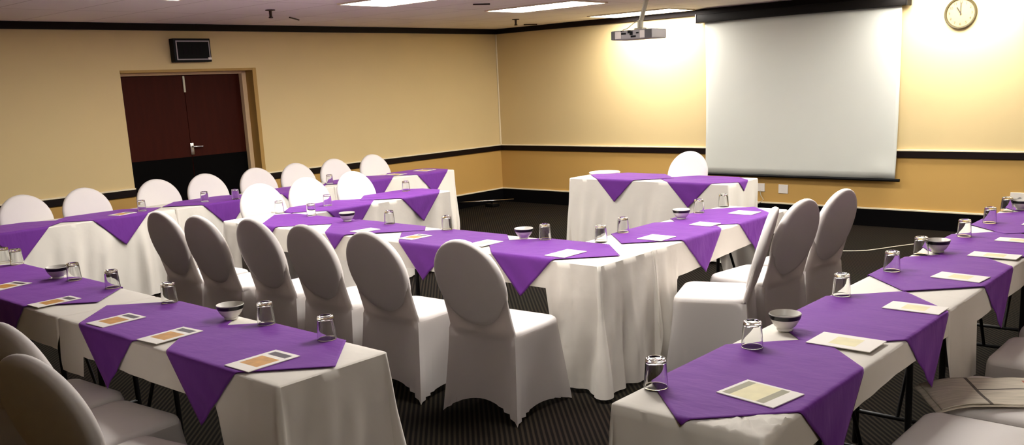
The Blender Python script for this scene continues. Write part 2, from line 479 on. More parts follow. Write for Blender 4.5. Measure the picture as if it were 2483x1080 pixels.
# projector on its ceiling pole
t = empty('projector', (4.65, -3.28, 2.10)); tag(t, 'grey ceiling projector on a slanting pale pole', 'projector')
t.rotation_euler = (0, 0, math.radians(4))
MB().box((-0.20, -0.13, -0.038), (0.20, 0.13, 0.040), bev=0.01, seg=3).build('body', M['projector'], t, True, 40)
for a, b2 in (((0.135, -0.134, -0.034), (0.198, -0.128, 0.036)), ((-0.198, -0.134, -0.034), (-0.165, -0.128, 0.036))): MB().box(a, b2).build('vent', M['proj_grey'], t)
for (x, z, w_, h_) in ((-0.075, 0.012, 0.022, 0.007), (-0.02, 0.024, 0.014, 0.012), (0.0, 0.012, 0.014, 0.016), (0.02, -0.016, 0.024, 0.008), (0.06, 0.012, 0.012, 0.006), (-0.09, 0.033, 0.012, 0.005)):
    MB().box((x - w_, -0.134, z - h_), (x + w_, -0.129, z + h_)).build('port', M['black_plastic'], t)
for a, b2 in (((-0.16, -0.1335, -0.028), (-0.10, -0.129, 0.03)), ((0.085, -0.1335, -0.03), (0.13, -0.129, 0.03))): MB().box(a, b2).build('label_panel', M['white_plastic'], t)
b = MB().lathe([(0, 0.0), (0.035, 0.0), (0.035, 0.02), (0.028, 0.024), (0, 0.024)], 20, axis='y', c=(0.08, 0, 0.0))
for i, v in enumerate(b.v): b.v[i] = (v[0], 0.13 - v[1] * 1.0 - 0.0, v[2])
b.build('lens', M['dark_screen'], t, True, 40)
b = MB(); b.box((-0.03, -0.03, 0.04), (0.05, 0.05, 0.058), bev=0.004); b.tube([(0.01, 0.01, 0.058), (0.012, 0.01, 0.12)], 0.026, 14)
b.build('mount_bracket', M['pale_metal'], t, True, 40)
b = MB(); b.tube([(0.012, 0.01, 0.10), (0.115, 0.01, ZC - 2.10)], 0.02, 12); b.build('pole', M['pale_metal'], t, True, 40)
b = MB(); b.tube([(0.02, 0.0, 0.13), (-0.03, -0.03, 0.10), (-0.075, -0.07, 0.055), (-0.085, -0.12, 0.045), (-0.083, -0.14, 0.033)], 0.004, 8); b.build('cable', M['cable'], t, True)

# ------------------------------------------------------------------ chairs
def rrect(hx, hy, r, z, seg=6, n_side=7):
    """rounded rectangle loop, counter-clockwise"""
    out = []
    for cx, cy, a0 in ((hx - r, hy - r, 0), (-hx + r, hy - r, 90), (-hx + r, -hy + r, 180), (hx - r, -hy + r, 270)):
        for k in range(seg + 1):
            a = math.radians(a0 + 90 * k / seg)
            out.append((cx + r * math.cos(a), cy + r * math.sin(a), z))
    return out

def yb(z): return -0.190 - (z - 0.46) * 0.285

def chair_parts(root):
    # oval padded back
    zc, a, b2 = 0.742, 0.226, 0.243
    NS = 44
    prof = [(0.0, -0.034), (0.35, -0.034), (0.65, -0.032), (0.85, -0.029), (0.94, -0.025), (0.98, -0.017), (1.0, -0.004), (1.0, 0.006), (0.98, 0.016), (0.94, 0.022), (0.85, 0.025), (0.6, 0.027), (0.3, 0.028), (0.0, 0.028)]
    vs, fs, rg = [], [], []
    for r, yo in prof:
        if r == 0.0:
            rg.append([len(vs)]); vs.append((0, yb(zc) + yo, zc))
        else:
            rg.append(list(range(len(vs), len(vs) + NS)))
            for k in range(NS):
                th = 2 * math.pi * k / NS
                z = zc + b2 * r * math.sin(th)
                x = a * r * math.cos(th) * (1.0 + (0.05 if math.sin(th) > 0 else 0.0) * math.sin(th) * abs(math.cos(th)))
                vs.append((x, yb(z) + yo, z))
    for A, B in zip(rg, rg[1:]):
        for k in range(NS):
            k2 = (k + 1) % NS
            if len(A) == 1: fs.append((A[0], B[k], B[k2]))
            elif len(B) == 1: fs.append((A[k], B[0], A[k2]))
            else: fs.append((A[k], B[k], B[k2], A[k2]))
    MB().add(vs, fs).build('backrest', M['cover'], root, True)
    # stretched fabric between the oval and the seat
    lp = []
    for z, hw_, th_ in ((0.464, 0.2195, 0.009), (0.50, 0.2175, 0.012), (0.55, 0.2155, 0.012), (0.60, 0.2155, 0.012), (0.65, 0.218, 0.012), (0.70, 0.221, 0.012), (0.74, 0.2245, 0.012)):
        loop = []
        for k in range(40):
            t_ = 2 * math.pi * k / 40
            c_, s_ = math.cos(t_), math.sin(t_)
            x = hw_ * math.copysign(abs(c_) ** 0.55, c_); y = th_ * math.copysign(abs(s_) ** 0.55, s_)
            loop.append((x, yb(z) + y, z))
        lp.append(loop)
    MB().rings(lp).build('back_cover', M['cover_thin'], root, True)
    # seat cushion
    lp = []
    for z, ins, in ((0.425, 0.012), (0.43, 0.002), (0.445, 0.0), (0.468, 0.0), (0.480, 0.005), (0.488, 0.016), (0.492, 0.035), (0.497, 0.09), (0.500, 0.15)):
        lp.append([(x, y + 0.010, zz) for x, y, zz in rrect(0.222 - ins, 0.203 - ins, max(0.06 - ins * 0.4, 0.03), z)])
    MB().rings(lp, cap0=True, cap1=True).build('seat', M['cover'], root, True, 60)
    # skirt stretched to the four feet
    PER = 22
    top = 0.462
    loops = []
    NV = 12
    corners_t = [(-0.2240, -0.208), (0.2240, -0.208), (0.2235, 0.2150), (-0.2235, 0.2150)]
    corners_b = [(-0.254, -0.262), (0.256, -0.262), (0.248, 0.258), (-0.248, 0.258)]
    arch = [0.100, 0.045, 0.10, 0.045]
    for v in range(NV + 1):
        q = v / NV
        loop = []
        for sd in range(4):
            A, B = corners_t[sd], corners_t[(sd + 1) % 4]
            C_, D_ = corners_b[sd], corners_b[(sd + 1) % 4]
            nx, ny = (B[1] - A[1]), -(B[0] - A[0]); L = math.hypot(nx, ny); nx /= L; ny /= L
            for k in range(PER):
                u = k / PER
                sn = math.sin(math.pi * u)
                tx, ty = A[0] + (B[0] - A[0]) * u, A[1] + (B[1] - A[1]) * u
                bx, by = C_[0] + (D_[0] - C_[0]) * u, C_[1] + (D_[1] - C_[1]) * u
                bow = -0.042 * sn
                hem = arch[sd] * sn ** 0.75
                qq = q ** 1.25
                x = tx + (bx - tx) * qq + nx * bow * q ** 1.1
                y = ty + (by - ty) * qq + ny * bow * q ** 1.1
                z = top + (hem - top) * q
                # corner rounding near the seat
                cu_ = min(u, 1 - u)
                front = (sd == 2) or (sd == 1 and u > 0.5) or (sd == 3 and u < 0.5)
                if cu_ < 0.14 and front:
                    rr_ = 0.024 * (1 - cu_ / 0.14) ** 2 * (1 - q) ** 1.5
                    cx = (corners_t[sd] if u < 0.5 else corners_t[(sd + 1) % 4])
                    L2 = math.hypot(*cx); x -= cx[0] / L2 * rr_; y -= cx[1] / L2 * rr_
                # pleats radiating from the feet
                wgt = math.exp(-((cu_ - 0.16) / 0.11) ** 2) * max(0, q - 0.35) ** 1.5
                rip = 0.024 * wgt * math.cos(cu_ * 66 + sd)
                x += nx * rip; y += ny * rip
                loop.append((x, y, max(z, 0.001)))
        loops.append(loop)
    b = MB().rings(loops)
    # the rear panel runs on upwards behind the padded oval
    rows = [list(range(0, PER + 1))]           # first loop, rear side
    for z in (0.485, 0.51, 0.55, 0.59, 0.63, 0.67, 0.70):
        row = []
        hw_ = 0.224 - 0.004 * math.sin(math.pi * min(1, (z - 0.447) / 0.25))
        for k in range(PER + 1):
            e = (2 * k / PER - 1)
            row.append(len(b.v))
            b.v.append((hw_ * e, yb(z) - 0.021 + 0.020 * abs(e) ** 22, z))
        rows.append(row)
    for r0, r1 in zip(rows, rows[1:]):
        for k in range(PER):
            b.f.append((r0[k], r0[k + 1], r1[k + 1], r1[k])); b.mi.append(0)
    b.build('skirt', M['cover_thin'], root, True, 70)

proto_chair = None
def chair(x, y, face, label, group):
    """face: heading in degrees the sitter looks to (0 = +y, 90 = -x)"""
    global proto_chair
    if proto_chair is None:
        proto_chair = empty('banquet_chair'); chair_parts(proto_chair); o = proto_chair
    else:
        o = copy_tree(proto_chair)
    o.location = (x, y, 0); o.rotation_euler = (0, 0, math.radians(face))
    tag(o, label, 'chair', group)
    return o

G = 'covered chairs behind the cross table in the middle'
order = ['leftmost', 'second from the left', 'third from the left', 'fourth from the left', 'fifth from the left', 'rightmost and nearest']
for (x, y, f), w_ in zip([(3.17, -6.745, 2), (3.68, -6.745, 2), (4.18, -6.66, 1), (4.74, -6.665, 1), (5.30, -6.66, 3), (5.965, -6.61, 4)], order):
    chair(x, y, f, 'white chair seen from behind at the cross table, ' + w_, G)
G = 'covered chairs along the door wall'
names = ['partly cut by the left edge', 'second from the left edge, before the dark rail', 'at the left half of the door', 'at the right half of the door', 'under the right door jamb', 'just right of the door, behind the glowing white chairs', 'second from the far end', 'at the far end']
for (y, dx, f), w_ in zip([(-7.08, .045, -90), (-6.54, .045, -89), (-5.84, .02, -91), (-5.31, .02, -90), (-4.71, .01, -90), (-4.20, 0, -91), (-3.67, 0, -90), (-3.10, 0, -90)], names):
    chair(1.06 + dx, y, f, 'white chair by the door wall, ' + w_, G)
G = 'covered chairs of the inner left table'
for (x, y), w_ in zip([(2.62, -5.69), (2.60, -5.18), (2.60, -4.64)], ['left one, with a glass in front of it', 'middle one of three', 'right one, nearest the front wall']):
    chair(x, y, -90, 'bright white chair facing the camera, ' + w_, G)
G = 'covered chairs of the inner right table'
chair(6.575, -4.885, 83, 'white covered chair at the inner right table, middle of three', G)
chair(6.60, -4.35, 83, 'white covered chair at the inner right table, farthest from the camera', G)
chair(6.585, -5.43, 111, 'white chair turned side on at the inner right table, seat fully visible', G)
tag(chair(4.41, -2.352, 180, 'single white covered chair behind the front table beside the screen', None), None, 'chair')
G = 'covered chairs of the near left table'
chair(5.155, -8.67, 4, 'white chair in the lower left corner, its back cut off', G)
chair(5.66, -8.68, 6, 'white chair in the lower left corner, middle of three', G)
chair(6.16, -8.81, 11, 'white chair in the lower left corner, nearest and lowest', G)
G = 'covered chairs of the right table row'
chair(8.42, -6.97, 90, 'white covered chair in the lower right corner, large seat in front of the newspaper', G)
chair(8.42, -6.46, 90, 'white covered chair at the right edge with a newspaper on its seat', G)
chair(8.42, -5.78, 90, 'white covered chair at the right edge, just beyond the newspaper', G)
chair(8.42, -5.22, 90, 'white covered chair at the right edge, second beyond the newspaper', G)

# ------------------------------------------------------------------ tables
ZT = 0.75
def folding_table(x0, x1, y0, y1, label):
    t = empty('folding_table', ((x0 + x1) / 2, (y0 + y1) / 2, 0)); tag(t, label, 'table', 'folding tables under white cloths')
    hx, hy = (x1 - x0) / 2 - 0.006, (y1 - y0) / 2 - 0.006
    MB().box((-hx, -hy, 0.712), (hx, hy, 0.744), bev=0.006).build('tabletop', M['laminate'], t)
    lx = hx > hy
    L, W = (hx, hy) if lx else (hy, hx)
    def P3(a, b2, z): return (a, b2, z) if lx else (b2, a, z)
    for s in (-1, 1):
        e = s * (L - 0.20)
        for q in (-1, 1):
            MB().tube([P3(e, q * (W - 0.07), 0.712), P3(e, q * (W - 0.06), 0.0)], 0.0135, 10).build('leg', M['black_metal'], t, True, 50)
        MB().tube([P3(e, -(W - 0.062), 0.16), P3(e, W - 0.062, 0.16)], 0.010, 8).build('cross_bar', M['black_metal'], t, True, 50)
        MB().tube([P3(e, 0, 0.16), P3(e - s * 0.30, 0, 0.705)], 0.009, 8).build('brace', M['black_metal'], t, True, 50)
    return t

def interp(pts, t):
    if t <= pts[0][0]: return pts[0][1]
    for (a, va), (b2, vb) in zip(pts, pts[1:]):
        if t <= b2: return va + (vb - va) * ((t - a) / max(b2 - a, 1e-6))
    return pts[-1][1]

FOLD = 0.046
def gather(x, y):
    """bunched folds at the near corner of the first right table"""
    dx, dy = x - 8.07, y + 7.85
    along, across = dx * 0.66 + dy * 0.75, dx * 0.75 - dy * 0.66
    return 0.021 * math.exp(-(along / 0.13) ** 2 - (across / 0.055) ** 2) * (0.45 + 0.55 * math.cos(across * 2 * math.pi / 0.042 + along * 5))
def tablecloth(x0, x1, y0, y1, S, E_, N_, W_, label, seed=0, flare=0.05, gathered=False):
    """S/E/N/W: drop along each side as [(coordinate, drop), ...]"""
    per = []
    r = 0.012
    step = 0.018
    def side(ax, a, b2, fixed, nrm, drops):
        nn = max(8, int(abs(b2 - a) / step))
        for k in range(nn + 1):
            c_ = a + (b2 - a) * k / nn
            pt = (c_, fixed) if ax == 'x' else (fixed, c_)
            per.append((pt[0], pt[1], nrm[0], nrm[1], interp(drops, c_), 0.0))
    def corner(cx, cy, a0, d0, d1):
        for k in range(1, 8):
            a = math.radians(a0 + 90 * k / 8)
            per.append((cx + r * math.cos(a), cy + r * math.sin(a), math.cos(a), math.sin(a), d0 + (d1 - d0) * k / 8, math.sin(math.pi * k / 8)))
    side('x', x0 + r, x1 - r, y0, (0, -1), S)
    corner(x1 - r, y0 + r, -90, interp(S, x1), interp(E_, y0))
    side('y', y0 + r, y1 - r, x1, (1, 0), E_)
    corner(x1 - r, y1 - r, 0, interp(E_, y1), interp(N_, x1))
    side('x', x1 - r, x0 + r, y1, (0, 1), N_)
    corner(x0 + r, y1 - r, 90, interp(N_, x0), interp(W_, y1))
    side('y', y1 - r, y0 + r, x0, (-1, 0), W_)
    corner(x0 + r, y0 + r, 180, interp(W_, y0), interp(S, x0))
    nn = len(per)
    # arc length for the folds
    sl = [0.0]
    for i in range(1, nn): sl.append(sl[-1] + math.hypot(per[i][0] - per[i - 1][0], per[i][1] - per[i - 1][1]))
    def top_pt(x, y, z=ZT):
        return (x, y, z + gather(x, y) if gathered else z)
    loops = [[top_pt(min(max(p_[0], x0 + q), x1 - q), min(max(p_[1], y0 + q), y1 - q)) for p_ in per] for q in (0.17, 0.14, 0.11, 0.08, 0.055, 0.03)] + [
             [top_pt(p_[0] - p_[2] * 0.006, p_[1] - p_[3] * 0.006) for p_ in per],
             [top_pt(p_[0] - p_[2] * 0.001, p_[1] - p_[3] * 0.001, ZT - 0.002) for p_ in per]]
    NV = 22
    for v in range(0, NV + 1):
        q = v / NV
        lp = []
        for i, p_ in enumerate(per):
            d = p_[4]
            hgt = 0.006 + (d - 0.006) * q
            amp = FOLD * (hgt / 0.7) ** 1.1
            ph = sl[i]
            n1 = noise.noise(Vector((ph * 3.1, hgt * 0.9, seed * 7.3))); n2 = noise.noise(Vector((ph * 9.0 + hgt * 2.5, hgt * 2.2, seed * 3.1 + 40)))
            fold = amp * (math.sin(ph * 19 + seed * 1.7 + n1 * 4) * 0.5 + n1 * 0.7 + math.sin(ph * 43 + n1 * 6 + hgt * 3) * 0.25) + (0.017 if d > 0.4 else 0.008) * n2 * min(1, hgt / 0.25)
            big = 1.0 if d > 0.4 else 0.35
            off = 0.004 + flare * hgt + fold * big + p_[5] * flare * 2 * hgt * (1 if d > 0.4 else 0.3)
            if d > 0.4:   # pinched fold either side of a full-length corner
                off -= 0.0
            hm = 0.006 * math.sin(ph * 9 + seed) * q * (d / 0.7)
            lp.append((p_[0] + p_[2] * off, p_[1] + p_[3] * off, max(0.006, ZT - hgt - hm)))
        loops.append(lp)
    b = MB().rings(loops)
    cidx = len(b.v); b.v.append(((x0 + x1) / 2, (y0 + y1) / 2, ZT))
    for i in range(nn): b.f.append((cidx, (i + 1) % nn, i)); b.mi.append(0)
    o = b.build('tablecloth', M['tablecloth'], None, True, 50)
    tag(o, label, 'tablecloth', 'white tablecloths')
    return o

FULL = 0.728
def flat(v): return [(0, v)]
TABLES = []
def table_set(key, x0, x1, y0, y1, S, E_, N_, W_, where, seed, flare=0.05):
    folding_table(x0, x1, y0, y1, 'black legged folding table under ' + where)
    tablecloth(x0, x1, y0, y1, S, E_, N_, W_, 'white cloth over ' + where, seed, flare, seed == 11)
# near left row
table_set('E1', 4.78, 6.57, -8.46, -7.96, [(4.78, .25), (5.02, .25), (5.021, .15), (6.17, .15), (6.30, FULL)], flat(FULL), [(6.17, .15), (6.30, FULL)][::1], flat(.03), 'the near left table whose end hangs to the floor', 1)
table_set('E2', 2.97, 4.765, -8.46, -7.96, flat(.16), flat(.03), flat(.15), flat(.2), 'the near left table cut by the left edge', 2)
# middle cross row
table_set('C1', 4.56, 6.32, -6.22, -5.69, [(4.56, .32), (4.68, .32), (4.681, .165), (5.95, .165), (6.02, FULL)], flat(FULL), flat(.15), flat(.03), 'the middle cross table, right section', 3)
table_set('C2', 2.56, 4.545, -6.22, -5.69, [(2.56, FULL), (2.78, FULL), (2.79, .18)], flat(.03), flat(.15), [(-6.22, FULL), (-5.97, FULL), (-5.95, .15)], 'the middle cross table, left section', 4)
# inner right, inner left
table_set('D', 5.80, 6.32, -5.67, -3.89, flat(.03), [(-5.67, FULL), (-5.46, FULL), (-5.44, .21), (-4.7, .17), (-4.12, .14), (-4.02, FULL)], flat(FULL), flat(.15), 'the inner right table', 5)
table_set('B', 2.41, 2.93, -5.665, -3.99, flat(.03), flat(FULL), flat(FULL), flat(.15), 'the inner left table', 6, 0.03)
# outer left row along the door wall
for i, (a, b2) in enumerate(((-4.18, -2.39), (-5.99, -4.195), (-7.80, -6.005))):
    table_set('A%d' % i, 0.88, 1.39, a, b2, flat(.03 if i < 2 else .2), flat(FULL), flat(FULL if i == 0 else .03), flat(.15), 'the door wall table, ' + ['far section at its free end', 'middle section', 'near section at the left edge'][i], 7 + i, 0.025)
# outer right row
table_set('F1', 7.62, 8.13, -7.94, -6.29, flat(FULL), [(-7.94, FULL), (-7.85, FULL), (-7.78, .13), (-6.9, .10)], flat(.03), [(-7.80, .15), (-7.90, FULL)][::-1], 'the right table nearest the camera', 11)
table_set('F2', 7.62, 8.13, -6.275, -4.46, flat(.03), [(-6.275, .40), (-5.90, .37), (-5.895, .13)], flat(.03), flat(.15), 'the right row table, second section', 12)
table_set('F3', 7.62, 8.13, -4.445, -2.65, flat(.03), flat(.14), flat(.6), flat(.15), 'the right row table, far section', 13)
# front table
table_set('H', 3.38, 5.20, -2.69, -2.12, flat(FULL), flat(FULL), flat(.17), flat(FULL), 'the front table before the screen', 14, 0.02)

# ------------------------------------------------------------------ purple overlays
OVER = []
def overlay(cx, cy, box, label, lift=0.0, d=0.51, seed=0, rot=0.0):
    x0, x1, y0, y1 = box
    Ng = 56
    vs, fs = [], []
    top = ZT + 0.0035 + lift
    def fold1(c_, lo, hi):
        """clamped coordinate, overhang"""
        if c_ > hi: return hi, c_ - hi, 1
        if c_ < lo: return lo, lo - c_, -1
        return c_, 0.0, 0
    ca, sa = math.cos(rot), math.sin(rot)
    for j in range(Ng + 1):
        for i in range(Ng + 1):
            u, v = i / Ng * 2 - 1, j / Ng * 2 - 1
            a, b2 = (u - v) * 0.5 * d, (u + v) * 0.5 * d
            px, py = cx + a * ca - b2 * sa, cy + a * sa + b2 * ca
            ex, hx, sx = fold1(px, x0, x1); ey, hy, sy = fold1(py, y0, y1)
            hang = hx + hy
            z = top + 0.0010 * noise.noise(Vector((px * 9 + seed, py * 9, 0))) + 0.0006
            if hang > 0:
                bend = min(hang, 0.014)
                drop = hang - bend * 0.45
                off = 0.008 + 0.078 * drop + 0.003 * math.sin((px + py) * 30 + seed) * min(1, hang * 6)
                k = min(1.0, hang / 0.014)
                ox = sx * off * k * (hx / hang); oy = sy * off * k * (hy / hang)
                vs.append((ex + ox, ey + oy, top - drop * (k if hang < 0.014 else 1)))
            else:
                vs.append((px, py, z))
    for j in range(Ng):
        for i in range(Ng):
            q = j * (Ng + 1) + i
            fs.append((q, q + 1, q + Ng + 2, q + Ng + 1))
    o = MB().add(vs, fs).build('purple_overlay', M['purple'], None, True, recalc=False)
    sm_ = o.modifiers.new('thickness', 'SOLIDIFY'); sm_.thickness = 0.0012; sm_.offset = 1
    tag(o, label, 'table overlay', 'purple diamond overlays')
    OVER.append((cx, cy, d, top + 0.0022))
    return o

EB = (2.97, 6.57, -8.46, -7.96); CB = (2.56, 6.32, -6.22, -5.69); DB = (5.80, 6.32, -5.67, -3.89); BB = (2.41, 2.93, -5.665, -3.99)
AB = (0.88, 1.39, -7.80, -2.39); FB = (7.62, 8.13, -7.94, -2.65); HB = (3.38, 5.20, -2.69, -2.12)
HI = 0.0025
overlay(6.065, -8.21, EB, 'purple diamond overlay at the free end of the near left table', HI, seed=1)
overlay(5.27, -8.215, EB, 'purple diamond overlay second from the free end of the near left table', 0, seed=2)
overlay(4.14, -8.21, EB, 'purple diamond overlay on the near left table, right of the left edge', HI, seed=3)
overlay(3.34, -8.20, EB, 'purple diamond overlay on the near left table, cut by the left edge', 0, seed=4)
overlay(5.765, -5.955, CB, 'purple diamond overlay at the right corner of the middle cross table', HI, seed=5)
overlay(4.93, -5.95, CB, 'purple diamond overlay on the middle cross table behind the rightmost chair back', 0, seed=6)
overlay(4.02, -5.83, CB, 'purple overlay on the cross table with only a small point hanging', HI, seed=7)
overlay(3.20, -5.82, CB, 'purple diamond overlay at the left end of the middle cross table', 0, seed=8)
overlay(6.06, -5.12, DB, 'purple overlay on the inner right table, the nearer one', HI, seed=9)
overlay(6.06, -4.40, DB, 'purple diamond overlay on the inner right table, the one nearer the front wall', 0, seed=10)
overlay(2.67, -4.38, BB, 'purple diamond overlay at the far free end of the inner left table', HI, seed=11)
overlay(2.67, -5.22, BB, 'purple diamond overlay on the inner left table where it meets the cross table', 0, seed=12)
for i, (y, w_) in enumerate([(-2.75, 'at its far free end'), (-3.62, 'second from its far end'), (-4.60, 'behind the bright chairs'), (-5.48, 'before the door'), (-6.51, 'pointing down right of the left edge'), (-7.37, 'cut by the left edge')]):
    overlay(1.135, y, AB, 'purple overlay on the door wall table, ' + w_, HI * (i % 2), seed=13 + i)
for i, (y, w_) in enumerate([(-7.46, 'nearest the camera'), (-6.55, 'second from the camera'), (-5.54, 'third from the camera'), (-4.74, 'fourth from the camera, at the right edge'), (-3.85, 'fifth from the camera, at the right edge'), (-3.05, 'farthest, below the wall socket')]):
    overlay(7.875, y, FB, 'purple overlay on the right table row, ' + w_, HI * ((i + 1) % 2), seed=20 + i)
overlay(3.95, -2.41, HB, 'purple diamond overlay on the front table, left one', HI, seed=30)
overlay(4.79, -2.42, HB, 'purple diamond overlay on the front table, right one below the screen', 0, seed=31)

def top_z(x, y, r=0.0):
    z = ZT
    for cx, cy, d, t_ in OVER:
        if abs(x - cx) + abs(y - cy) < d + r * 1.4: z = max(z, t_)
    return z + 0.0008

# ------------------------------------------------------------------ glasses
proto_glass = None
def glass(x, y, label, group):
    global proto_glass
    if proto_glass is None:
        b = MB()
        H, R0, R1 = 0.098, 0.040, 0.033   # upside-down tumbler: wide mouth on the cloth, thick base on top
        b.lathe([(R0, 0.0), (R0 - 0.0022, 0.0), (R1 - 0.0028, H - 0.018), (R1 - 0.008, H - 0.015), (0.0, H - 0.015)], 36)
        b.lathe([(R0, 0.0), (R0 - 0.0005, 0.004), (R1 + 0.0005, H - 0.006), (R1 - 0.001, H - 0.002), (R1 - 0.004, H), (R1 - 0.010, H), (R1 - 0.013, H - 0.003), (0, H - 0.004)], 36)
        proto_glass = b.build('drinking_glass', M['glass'], None, True, 50)
        bm = bmesh.new(); bm.from_mesh(proto_glass.data); bmesh.ops.remove_doubles(bm, verts=bm.verts[:], dist=1e-5)
        bmesh.ops.recalc_face_normals(bm, faces=bm.faces[:]); bm.to_mesh(proto_glass.data); bm.free()
        o = proto_glass
    else:
        o = proto_glass.copy(); COL.objects.link(o)
    o.location = (x, y, top_z(x, y, 0.04))
    o.rotation_euler = (0, 0, random.uniform(0, 6))
    tag(o, label, 'glass', group)
def glasses(pts, names, row, group):
    for (x, y), w_ in zip(pts, names):
        glass(x, y, 'clear tumbler on ' + row + ', ' + w_, group)
glasses([(7.665, -7.755), (7.715, -7.185), (7.672, -6.253), (7.683, -5.658), (7.662, -5.164), (7.70, -4.53), (7.70, -4.0), (7.662, -3.44)],
        ['at the near end', 'left of the nearest bowl', 'third from the near end, by a white gap', 'fourth from the near end', 'touching the second bowl', 'sixth, before the black skirting', 'seventh, before the orange wall', 'farthest, before the wall socket'], 'the right table row', 'glasses on the right row')
glasses([(6.245, -7.995), (5.807, -7.99), (4.989, -8.003), (4.375, -8.0), (3.947, -8.02), (3.041, -7.99), (2.857, -8.0)],
        ['at the free end', 'right of the bowl', 'on the white gap, left of the grey bowl', 'at the tip of a purple overlay', 'beside the low dark bowl', 'under the hanging purple point', 'cut by the left edge'], 'the near left table', 'glasses on the near left row')
glasses([(5.545, -5.735), (4.652, -5.73), (4.047, -5.735), (3.067, -5.72), (2.62, -5.72)],
        ['right of its white bowl', 'before the free end of the inner left table', 'left of the white cloth gap', 'beside the small bowl', 'before the leftmost bright chair'], 'the middle cross table', 'glasses on the cross table')
glasses([(5.90, -5.62), (5.84, -5.292), (5.84, -4.324), (5.84, -3.96)],
        ['at the corner with the cross table', 'second from the corner', 'just behind its bowl', 'at the far end'], 'the inner right table', 'glasses on the inner right table')
glasses([(2.67, -5.252), (2.56, -4.223)], ['near the middle bright chair', 'at the far end'], 'the inner left table', 'glasses on the inner left table')
glasses([(1.204, -5.59), (1.345, -5.341), (1.146, -4.055), (1.226, -6.232)], ['in front of the door chair', 'standing alone beside a purple overlay', 'between two bright chairs', 'at the third chair from the left'], 'the door wall table', 'glasses on the door wall table')

# ------------------------------------------------------------------ bowls
proto_bowl = None
def bowl(x, y, label, sc=1.0):
    global proto_bowl
    if proto_bowl is None:
        b = MB()
        b.lathe([(0, 0.0), (0.030, 0.0), (0.032, 0.006), (0.030, 0.010), (0.040, 0.018), (0.051, 0.034), (0.058, 0.052), (0.0615, 0.066), (0.0605, 0.068), (0.058, 0.064), (0.050, 0.040), (0.036, 0.022), (0.0, 0.016)], 40)
        o = proto_bowl = b.build('bowl', M['bowl'], None, True, 60)
        MB().lathe([(0.0560, 0.0475), (0.0572, 0.0470), (0.0622, 0.0640), (0.0600, 0.0640), (0.0560, 0.0475)], 40).build('band', M['bowl_band'], o, True, 60)
        MB().lathe([(0.0, 0.046), (0.030, 0.046), (0.051, 0.044), (0.048, 0.036), (0, 0.036)], 32).build('sweets', M['bowl_fill'], o, True, 60)
    else:
        o = copy_tree(proto_bowl)
    o.location = (x, y, top_z(x, y, 0.03))
    tag(o, label, 'bowl', 'small black banded bowls')
bowl(7.712, -6.906, 'white bowl with black band on the nearest right table')
bowl(7.72, -5.075, 'white bowl with black band farther along the right table row, touching a tumbler')
bowl(7.73, -3.36, 'white bowl with black band at the far end of the right table row')
bowl(5.574, -8.02, 'white bowl with black band on the near left table, between the grey chair backs')
bowl(3.80, -8.05, 'dark looking low bowl near the left edge on the near left table')
bowl(5.402, -5.775, 'white bowl with black band on the middle cross table, left of a tumbler')
bowl(3.631, -5.80, 'small white bowl on the middle cross table before a hanging purple point')
bowl(5.88, -4.635, 'white bowl with black band on the inner right table')

# ------------------------------------------------------------------ brochures
def brochure(cx, cy, lx, ly, rz, style, label, group):
    """sheet lx by ly; printed blocks are faces of the same mesh"""
    z = top_z(cx, cy, 0.08)
    t_ = 0.003
    b = MB()
    def cell(u0, u1, v0, v1, mi):
        pts = [(-lx / 2 + lx * u, -ly / 2 + ly * v) for u, v in ((u0, v0), (u1, v0), (u1, v1), (u0, v1))]
        b.add([(p_[0], p_[1], t_) for p_ in pts], [(0, 1, 2, 3)], mi)
    if style == 'orange':      # long side along y, dark block at the far end
        us = [0, 0.14, 0.86, 1]; vs_ = [0, 0.22, 0.66, 0.76, 0.92, 1]
        for i in range(3):
            for j in range(5):
                cell(us[i], us[i + 1], vs_[j], vs_[j + 1], 1 if (i == 1 and j == 1) else 2 if (i == 1 and j == 3) else 0)
    elif style == 'cream':     # framed picture, long side along x
        us = [0, 0.06, 0.20, 0.66, 0.80, 1]; vs_ = [0, 0.07, 0.93, 1]
        for i in range(5):
            for j in range(3):
                cell(us[i], us[i + 1], vs_[j], vs_[j + 1], {1: 2, 2: 1, 3: 2}.get(i, 0) if j == 1 else 0)
    else:                      # pale print
        us = [0, 0.3, 0.72, 1]; vs_ = [0, 0.2, 0.8, 1]
        for i in range(3):
            for j in range(3):
                cell(us[i], us[i + 1], vs_[j], vs_[j + 1], 1 if (i == 1 and j == 1) else 0)
    x, y = lx / 2, ly / 2
    b.add([(-x, -y, t_), (x, -y, t_), (x, y, t_), (-x, y, t_), (-x, -y, 0), (x, -y, 0), (x, y, 0), (-x, y, 0)],
          [(0, 4, 5, 1), (1, 5, 6, 2), (2, 6, 7, 3), (3, 7, 4, 0), (7, 6, 5, 4)], 0)
    ms = {'orange': [M['paper'], M['print_orange'], M['paper_dark']], 'cream': [M['paper'], M['print_yellow'], M['print_olive']], 'pale': [M['paper'], M['print_yellow'], M['paper']]}[style]
    o = b.build('brochure', ms, None, recalc=False)
    o.location = (cx, cy, z); o.rotation_euler = (0, 0, rz)
    tag(o, label, 'brochure', group)
G = 'brochures on the near left table'
brochure(6.285, -8.328, 0.155, 0.232, 0.02, 'orange', 'white brochure with orange picture at the free end of the near left table', G)
brochure(5.612, -8.338, 0.145, 0.225, 0.08, 'orange', 'orange picture brochure lying across the white gap between two purple overlays', G)
brochure(5.120, -8.338, 0.150, 0.21, 0.05, 'orange', 'orange picture brochure on the left corner of the second purple overlay', G)
brochure(4.445, -8.338, 0.120, 0.22, 0.05, 'orange', 'orange picture brochure beside the long white tablecloth gap of the near left table', G)
brochure(3.765, -8.315, 0.15, 0.20, 0.25, 'orange', 'orange picture brochure cut by the left edge on the near left table', G)
G = 'brochures on the right table row'
